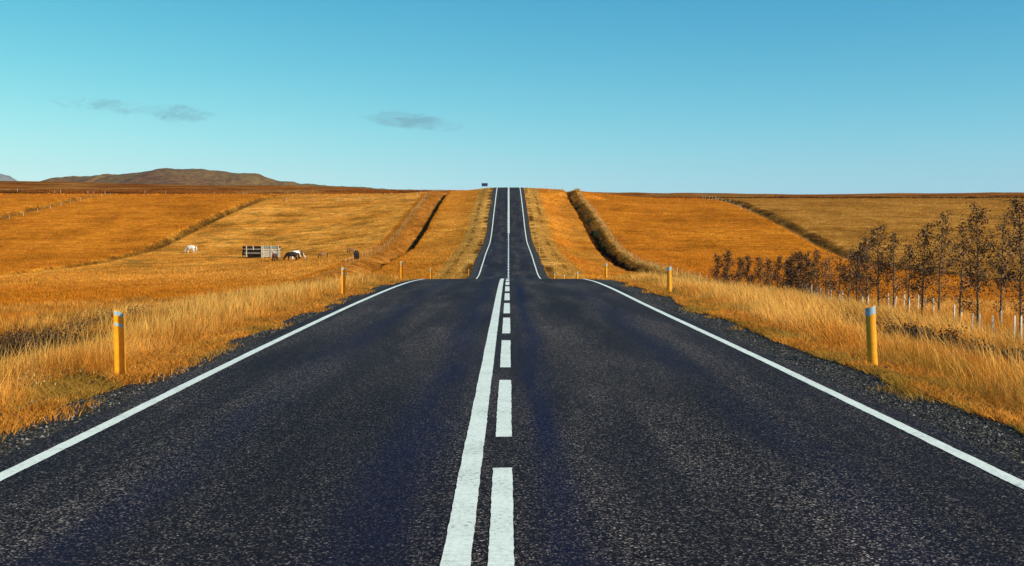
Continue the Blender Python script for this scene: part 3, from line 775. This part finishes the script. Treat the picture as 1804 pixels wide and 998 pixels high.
# ------------------------------------------------------------------ wooden pen
MDKWOOD = plain('dark_planks', (.022, .013, .009), .85, .1, .4, 4, (1, 1, 3))
MLTWOOD = plain('bleached_planks', (.52, .48, .40), .85, .1, .25, 4, (1, 1, 3))
MGRWOOD = plain('grey_green_plank', (.22, .25, .20), .85, .1, .25, 4, (1, 1, 3))
pd = 193.0; px0 = at(427, pd); k = pd/F
pen = empty('livestock_pen', (at(461, pd), pd, h1(at(461, pd), pd)), R(0))
def pxw(px): return (px-461)*k
wl_ = 35*k
m = MB()
for z, hh in ((1.96, .52), (1.28, .74), (.62, .30)): m.box((pxw(444.5), 0, z), (33*k, .05, hh))
m.build('dark_side_panel', MDKWOOD, pen)
m = MB()
for z in (1.66, .92): m.box((pxw(446), -.05, z), (30*k, .04, .09))
m.build('rail', MLTWOOD, pen)
m = MB(); m.box((pxw(447), .8, .55), (24*k, .5, .75)); m.box((pxw(441), .3, .5), (9*k, .5, .95)); m.build('feed_trough', MDKWOOD, pen)
for px, a, b in ((435, .2, 2.35), (447, 1.5, 2.3), (461.5, 0, 2.35), (464, 0, 2.4), (478, 0, 2.4), (491, 0, 2.35), (493.5, 0, 1.9), (428, 0, 1.3)):
    MB().box((pxw(px), -.1, (a+b)/2), (.16 if px != 428 else .1, .1, b-a)).build('upright', MDKWOOD if px == 428 else MLTWOOD, pen)
m = MB()
for i, z in enumerate((.32, .62, .92, 1.22, 1.55)): m.box((pxw(478), 0, z), (28*k, .04, .24))
gate = m.build('gate', MLTWOOD, pen)
MB().box((pxw(478), 0, 2.02), (27*k, .04, .5)).build('top_board', MGRWOOD, gate)
m = MB(); m.tube([(pxw(479), -.09, 1.6), (pxw(489), -.09, .1)], .07, 4); m.tube([(pxw(476.5), -.09, 1.5), (pxw(466), -.09, .75)], .05, 4)
m.build('brace', MLTWOOD, gate)
for q, (pxx, yy) in enumerate(((429, 2.2), (489, 2.2))):
    MB().box((pxw(pxx), yy, 1.1), (.16, .12, 2.3)).build('upright', MDKWOOD, pen)
m = MB()
for z in (.8, 1.4, 2.0): m.box((pxw(459), 2.2, z), (60*k, .05, .22)); m.box((pxw(427.6), 1.1, z), (.05, 2.1, .22)); m.box((pxw(490.6), 1.1, z), (.05, 2.1, .22))
m.build('back_rails', MDKWOOD, pen)
tag(pen, 'wooden livestock pen with dark plank side and bleached gate', 'pen')

# ------------------------------------------------------------------ horses
def skin_mesh(name, verts, edges, rad, sub=2):
    me = bpy.data.meshes.new(name); me.from_pydata(verts, edges, []); me.update()
    o = bpy.data.objects.new(name, me); COL.objects.link(o)
    s = o.modifiers.new('s', 'SKIN'); s.use_smooth_shade = True
    for i, r_ in enumerate(rad):
        v = me.skin_vertices[0].data[i]; v.radius = r_ if isinstance(r_, tuple) else (r_, r_)
        v.use_root = (i == 0)
    u = o.modifiers.new('u', 'SUBSURF'); u.levels = sub; u.render_levels = sub
    dg = bpy.context.evaluated_depsgraph_get(); ev = o.evaluated_get(dg)
    nm = bpy.data.meshes.new_from_object(ev); nm.name = name
    bpy.data.objects.remove(o); bpy.data.meshes.remove(me)
    for p in nm.polygons: p.use_smooth = True
    return nm
def horse_mesh(pose):
    V = [(-.50, 0, 1.0), (-.1, 0, .93), (.34, 0, .96)]; Rd = [(.31, .36), (.33, .38), (.30, .37)]
    if pose == 'graze':
        V += [(.60, 0, .94), (.82, 0, .70), (.98, 0, .44), (1.02, 0, .33), (1.12, 0, .12)]
    elif pose == 'stand':
        V += [(.60, 0, 1.16), (.78, 0, 1.38), (.90, 0, 1.55), (.99, 0, 1.56), (1.25, 0, 1.36)]
    else:
        V += [(.64, 0, 1.08), (.88, 0, 1.08), (1.06, 0, 1.08), (1.14, 0, 1.06), (1.36, 0, .88)]
    Rd += [(.19, .26), (.14, .20), (.11, .15), (.11, .14), (.065, .075)]
    E = [(0, 1), (1, 2), (2, 3), (3, 4), (4, 5), (5, 6), (6, 7)]
    V.append((-.78, 0, 1.02)); Rd.append((.16, .2)); E.append((0, 8))
    for s in (-1, 1):
        b = len(V)
        V += [(.40, s*.16, .68), (.42, s*.16, .40), (.41, s*.16, .13), (.44, s*.16, .03)]; Rd += [.15, .08, .06, .075]
        E += [(2, b), (b, b+1), (b+1, b+2), (b+2, b+3)]
        b = len(V); o = .06*s
        V += [(-.52+o, s*.16, .80), (-.44+o, s*.17, .66), (-.70+o, s*.16, .44), (-.64+o, s*.16, .13), (-.60+o, s*.16, .03)]; Rd += [.20, .16, .08, .06, .075]
        E += [(0, b), (b, b+1), (b+1, b+2), (b+2, b+3), (b+3, b+4)]
    # ears
    hx, hz = V[6][0], V[6][2]
    for s in (-1, 1):
        b = len(V); V.append((hx-.03, s*.07, hz+.10)); Rd.append(.03); V.append((hx-.02, s*.09, hz+.19)); Rd.append(.012); E += [(6, b), (b, b+1)]
    return skin_mesh('horse_body', V, E, Rd), V
HM = {}
def coat(name, a, b=None, thr=.52, sc=1.4, seed=(0, 0, 0)):
    m, n, l, p = newmat(name, .6, .25)
    g = n.new('ShaderNodeTexCoord'); mpn = n.new('ShaderNodeMapping'); mpn.inputs['Location'].default_value = seed
    l.new(g.outputs['Object'], mpn.inputs[0])
    if b:
        f = noise(n, l, mpn.outputs[0], sc, 2, .4); c = ramp(n, l, f, [(thr-.01, a), (thr+.01, b)])
    else:
        f = noise(n, l, mpn.outputs[0], 6, 4, .6); c = ramp(n, l, f, [(.3, tuple(q*.8 for q in a)), (.7, tuple(min(1, q*1.2) for q in a))])
    l.new(c, p.inputs['Base Color']); return m
def horse(px, d, rz, pose, body, hair, label, s=1.0):
    s *= 1.1; x = at(px, d); root = empty('horse', (x, d, h1(x, d)+.03), rz); root.scale = (s, s, s*1.04)
    if pose not in HM: HM[pose] = horse_mesh(pose)
    me, V = HM[pose]; me = me.copy(); me.materials.clear()
    link('body', me, root, body)
    # mane along the neck crest, forelock, and a full tail
    mb = MB()
    for i in range(2, 6):
        a, b = Vector(V[i]), Vector(V[i+1])
        for q in range(4):
            p = a.lerp(b, q/4); dr = (b-a).normalized(); nrm = Vector((-dr.z, 0, dr.x))
            if nrm.z < 0 and pose != 'graze': nrm = -nrm
            if pose == 'graze' and nrm.x < 0: nrm = -nrm
            w = .15 if i < 4 else .10
            base = p+nrm*w
            for sgn in (-1, 1):
                mb.tube([base, base+Vector((0, sgn*.10, -.06)), base+Vector((-.03, sgn*.14, -.26))], [.05, .045, .015], 5)
    mb.build('mane', hair, root, True)
    mb = MB(); mb.tube([(-.90, 0, 1.12), (-1.0, 0, 1.0), (-1.03, 0, .7), (-1.0, 0, .38), (-.98, 0, .2)], [.05, .09, .11, .09, .02], 7)
    mb.build('tail', hair, root, True)
    mb = MB()
    for i in (12, 21, 16, 25): pass
    tag(root, label, 'horse', 'horses grazing in the left pasture'); return root
cWH = coat('white_coat', (.72, .70, .62)); cBR = coat('chestnut_coat', (.085, .028, .012)); cBK = coat('black_coat', (.012, .009, .008))
cPI = coat('pinto_coat', (.75, .72, .66), (.06, .018, .010), .50, 1.6, (3.3, 1, .3)); cDN = coat('dun_coat', (.22, .10, .04))
hWH = plain('pale_hair', (.62, .58, .48)); hBK = plain('black_hair', (.012, .009, .007)); hBR = plain('brown_hair', (.05, .02, .01))
horse(337, 207, R(172), 'graze', cWH, hWH, 'white horse grazing alone at left of the dark plank pen', 1.08)
horse(484.5, 181, R(82), 'graze', cBR, hBR, 'dark brown horse seen from behind in front of the pen gate', 1.0)
horse(514, 179, R(190), 'graze', cBK, hBK, 'black horse grazing head down against the brown-and-white horse', 1.12)
horse(524, 183, R(15), 'graze', cPI, hWH, 'brown and white patched horse beside the black grazing horse', 1.12)
horse(569, 178, R(205), 'graze', cDN, hBR, 'grey-brown horse half hidden in grass right of the patched horse', .72)
horse(620.5, 187, R(10), 'graze', cDN, hBR, 'small dun horse just beyond the black horse near the left drain', .72)
horse(628.5, 160, R(86), 'graze', cBK, hBK, 'black horse seen end-on nearest the left drain', 1.0)

# ------------------------------------------------------------------ young trees
MBARK = plain('pale_bark', (.16, .11, .07), .8, .15, .35, 9, (1, 1, .3))
def leafmat(name, cols, rough=.38):
    m, n, l, p = newmat(name, rough, .22)
    g = n.new('ShaderNodeVertexColor'); g.layer_name = 'tint'; l.new(g.outputs[0], p.inputs['Base Color'])
    return m
MLEAF = leafmat('autumn_leaves', None)
def leaf_cloud(P, size, base, jitter=.5, shape=.62):
    N = len(P); n = rng.normal(size=(N, 3)); n /= np.linalg.norm(n, axis=1)[:, None]
    a = np.cross(n, rng.normal(size=(N, 3))); a /= np.linalg.norm(a, axis=1)[:, None]; b = np.cross(n, a)
    s = size*(.6+.8*rng.random(N))[:, None]*.5
    V = np.stack([P-a*s, P+b*s*shape+n*s*.15, P+a*s, P-b*s*shape+n*s*.15], 1).reshape(-1, 3)
    Fc = (np.array([[0, 1, 2, 3]])[None]+4*np.arange(N)[:, None, None]).reshape(-1, 4)
    c = base[rng.integers(0, len(base), N)]*(1-jitter/2+jitter*rng.random(N))[:, None]
    return V, Fc, np.repeat(c, 4, 0)
LC = np.array([[.040, .017, .006], [.028, .013, .005], [.060, .026, .008], [.045, .025, .007], [.030, .014, .005], [.095, .042, .010], [.045, .020, .006], [.26, .15, .045]])  # last, bright tone stands in for sun glints on the leaves
def tree(px, X, ytop, label, seed, dens=1.0, wide=1.0):
    rr = random.Random(seed)
    d = X*F/(px-896); x = X; z = h1(x, d); top = EYE+(412-ytop)/F*d; Ht = max(1.6, top-z)
    root = empty('young_tree', (x, d, z))
    lx, ly = rr.uniform(-.15, .15), rr.uniform(-.1, .1)
    K = 9; pts = []; 
    for k in range(K+1):
        q = k/K; pts.append(Vector((lx*q*q+.03*rr.uniform(-1, 1)*q, ly*q*q+.03*rr.uniform(-1, 1)*q, -.1+(Ht+.1)*q)))
    mb = MB(); mb.tube(pts, [.042*(1-.86*(k/K)) + .004 for k in range(K+1)], 7)
    P = []
    nb = int(26*dens)
    for b in range(nb):
        q = .12+.86*(b+rr.random())/nb
        i = min(K-1, int(q*K)); o = pts[i].lerp(pts[i+1], q*K-i)
        an = rr.uniform(0, 6.28); L = wide*Ht*(.27*(1-q)**.65*(.55+.45*min(1, q/.35))+.035)*rr.uniform(.55, 1.25); up = rr.uniform(.7, 1.5)
        dr = Vector((math.cos(an), math.sin(an), up)).normalized()
        e1 = o+dr*L*.5; e2 = o+dr*L+Vector((0, 0, .10*L))
        mb.tube([o, e1, e2], [.015*(1.2-q), .009, .005], 4)
        nl = int((12+74*L)*dens*rr.uniform(.5, 1.35)*(.5 if q < .25 else 1))
        for _ in range(nl):
            s = rr.uniform(.25, 1.08); p = o.lerp(e2, s); r_ = .05+.13*L
            P.append((p.x+rr.gauss(0, r_), p.y+rr.gauss(0, r_), p.z+rr.gauss(0, r_*.9)))
        if rr.random() < .6:
            dr2 = (dr+Vector((rr.uniform(-.8, .8), rr.uniform(-.8, .8), rr.uniform(-.1, .6)))).normalized(); e3 = e1+dr2*L*.5
            mb.tube([e1, e3], [.006, .002], 4)
            for _ in range(int(nl*.5)):
                p = e1.lerp(e3, rr.uniform(.3, 1.1)); P.append((p.x+rr.gauss(0, .06), p.y+rr.gauss(0, .06), p.z+rr.gauss(0, .06)))
    mb.build('trunk', MBARK, root, True)
    V, Fc, c = leaf_cloud(np.array(P), (.070+.0003*d)*.80, LC, .7)
    npmesh('crown', V, Fc, MLEAF, parent=root, cols={'tint': c})
    tag(root, label, 'tree', 'young trees in a row behind the right verge')
T = [(1802, 358, 1.35), (1767, 378, .9), (1726, 363, 1.25), (1694, 400, .8), (1657, 376, 1.1), (1627, 396, 1.1), (1603, 432, .8), (1577, 412, 1.0), (1550, 400, 1.2),
     (1529, 418, 1.1), (1511, 432, 1.0), (1497, 438, .8), (1481, 452, .6), (1466, 444, .5), (1456, 458, .6), (1434, 441, .9), (1420, 446, 1.0),
     (1409, 443, 1.1), (1398, 446, 1.0), (1385, 456, .9), (1371, 452, .9), (1355, 456, .8), (1337, 454, .9), (1319, 450, 1.0), (1301, 452, 1.0),
     (1280, 440, 1.1), (1263, 448, 1.0)]
for i, (px, yt, dn) in enumerate(T):
    hgt = 'tall' if yt < 385 else ('bushy' if dn > 1.05 else 'slender')
    tree(px, 15.6+(.5 if i % 3 == 1 else 0), yt+(0 if px > 1500 else 2), '%s dark-leaved young tree, %s from the right end of the row' % (hgt, ORD[i]), 100+i, dn*(1.3 if px < 1520 else 1.0))
# short pale stakes beside the trees
MSTAKE = plain('bleached_stake', (.62, .60, .52), .8, .15, .25, 10, (1, 1, .3))
S = [(1804, 15.0, .75), (1792, 14.9, .78), (1770, 15.9, .50), (1753, 15.0, .62), (1730, 15.1, .55), (1716, 14.8, .68), (1697, 15.9, .35), (1684, 15.6, .55), (1648, 16.0, .60),
     (1633, 16.4, .5), (1619, 15.8, .75), (1604, 15.6, .6), (1595, 16.4, .75), (1579, 16.0, .55), (1568, 16.6, .6), (1530, 15.8, .6), (1522, 16.6, .62),
     (1498, 16.8, .5), (1488, 15.7, .75), (1482, 15.6, .5), (1467, 16.0, .75), (1459, 15.8, .8), (1448, 15.8, .8), (1440, 15.2, .95), (1433, 15.2, 1.0), (1422, 15.3, .9),
     (1413, 16, .7), (1404, 16, .7)]
sp_me = None
for i, (px, X, h) in enumerate(S):
    d = X*F/(px-896); x = X
    m = MB(); w0 = .045
    h *= .85; m.box((0, 0, h/2), (w0, w0*.8, h+.3)); m.add([(-w0/2, -w0*.4, h/2+h/2+.15), (w0/2, -w0*.4, h+.15), (w0/2, w0*.4, h+.15), (-w0/2, w0*.4, h+.15), (0.01, 0, h+.19)],
          [(0, 1, 4), (1, 2, 4), (2, 3, 4), (3, 0, 4)])
    o = m.build('planting_stake', MSTAKE); o.location = (x, d, h1(x, d)+.12)
    o.rotation_euler = (R(random.uniform(-4, 4)), R(random.uniform(-4, 4)), random.uniform(-.5, .5))
    tag(o, 'short pale wooden stake in the grass, %s from the right along the tree row' % ORD[i], 'stake', 'pale stakes beside the young trees')

# ------------------------------------------------------------------ low dark bushes
SC = np.array([[.030, .015, .006], [.024, .015, .006], [.045, .022, .008], [.04, .034, .010]])
def bush(x, d, rad, hgt, label, seed, n=1500, leaf=.035, cols=SC):
    rr = np.random.default_rng(seed); z = h1(x, d)
    root = empty('low_shrub', (x, d, z)); mb = MB(); P = []
    for k in range(26):
        a = rr.random()*6.28; q = rr.random()**.5; ex = Vector((math.cos(a)*q*rad, math.sin(a)*q*rad*.7, hgt*(.55+.6*rr.random())*(1-.45*q)))
        mb.tube([(ex.x*.15, ex.y*.15, -.05), (ex.x*.6, ex.y*.6, ex.z*.6), ex], [.008, .005, .002], 4)
        for _ in range(n//26):
            s = rr.uniform(.25, 1.05); P.append((ex.x*s+rr.normal(0, .09), ex.y*s+rr.normal(0, .09), max(.02, ex.z*s+rr.normal(0, .07))))
    mb.build('stems', MBARK, root)
    V, Fc, c = leaf_cloud(np.array(P), leaf, cols, .7)
    npmesh('foliage', V, Fc, MLEAF, parent=root, cols={'tint': c})
    tag(root, label, 'shrub'); return root
HE = np.array([[.030, .014, .006], [.040, .018, .007], [.035, .026, .008], [.11, .05, .016]])
bl = [(1640, 20.6, 1.2, .52, 'dark leafy shrub behind the grass right of the leaning post'), (1598, 21.5, .7, .42, 'dark shrub in the grass just right of the leaning post top'),
      (1500, 24, 1.1, .42, 'dark low shrub left of the leaning post'), (1745, 17.5, 1.1, .42, 'dark brown shrub in tall grass below the right-hand trees'),
      (1800, 17.0, .6, .42, 'dark brown shrub at the right edge of the picture')]
for i, (px, d, r_, hh, lab) in enumerate(bl): bush(at(px, d), d, r_, hh, lab, 300+i, 4600, .045)
bl = [(30, 24.0, 1.5, .60, 'dark heathery shrub at the far left edge beyond the verge'), (95, 25.5, 1.3, .52, 'dark heathery shrub right of the leftmost one'),
      (12, 19.0, 1.0, .42, 'low brown shrub at the left edge of the verge'), (75, 19.5, .8, .25, 'low spreading brown shrub on the left verge'),
      (250, 28.5, 1.4, .50, 'dark low shrub behind the nearest left post'), (170, 27.5, 1.2, .50, 'dark low shrub left of the nearest left post'),
      (22, 21.5, 1.2, .45, 'dark brown heath clump between the two leftmost shrubs'), (105, 22.0, 1.1, .40, 'dark brown heath clump nearest the verge at left'), (60, 14.6, .55, .22, 'small olive leafy plant in the grass at left'), (85, 12.2, .5, .22, 'small yellow-green leafy plant near the left edge'),
      (40, 11.6, .45, .2, 'tiny yellow-green leafy plant lowest at the left edge')]
YG = np.array([[.20, .15, .03], [.30, .22, .05], [.12, .09, .02], [.45, .36, .16]])
for i, (px, d, r_, hh, lab) in enumerate(bl):
    bush(at(px, d), d, r_, hh, lab, 400+i, 3000 if i < 8 else 600, .04 if i < 8 else .03, HE if i < 8 else YG)

# ------------------------------------------------------------------ haze
bm = MB(); bm.box((0, 8000, 480), (24000, 17000, 1300))
hz = bm.build('haze'); hm = bpy.data.materials.new('haze'); hm.use_nodes = True
n, l = hm.node_tree.nodes, hm.node_tree.links; n.clear()
ho = n.new('ShaderNodeOutputMaterial'); pv = n.new('ShaderNodeVolumePrincipled')
pv.inputs['Density'].default_value = 2.6e-5; pv.inputs['Color'].default_value = (.62, .85, 1.0, 1); pv.inputs['Anisotropy'].default_value = 0.0
l.new(pv.outputs[0], ho.inputs['Volume']); hz.data.materials.append(hm)
tag(hz, 'thin pale blue haze over the far moor and mountain', 'haze', kind='stuff')
bpy.context.view_layer.update()
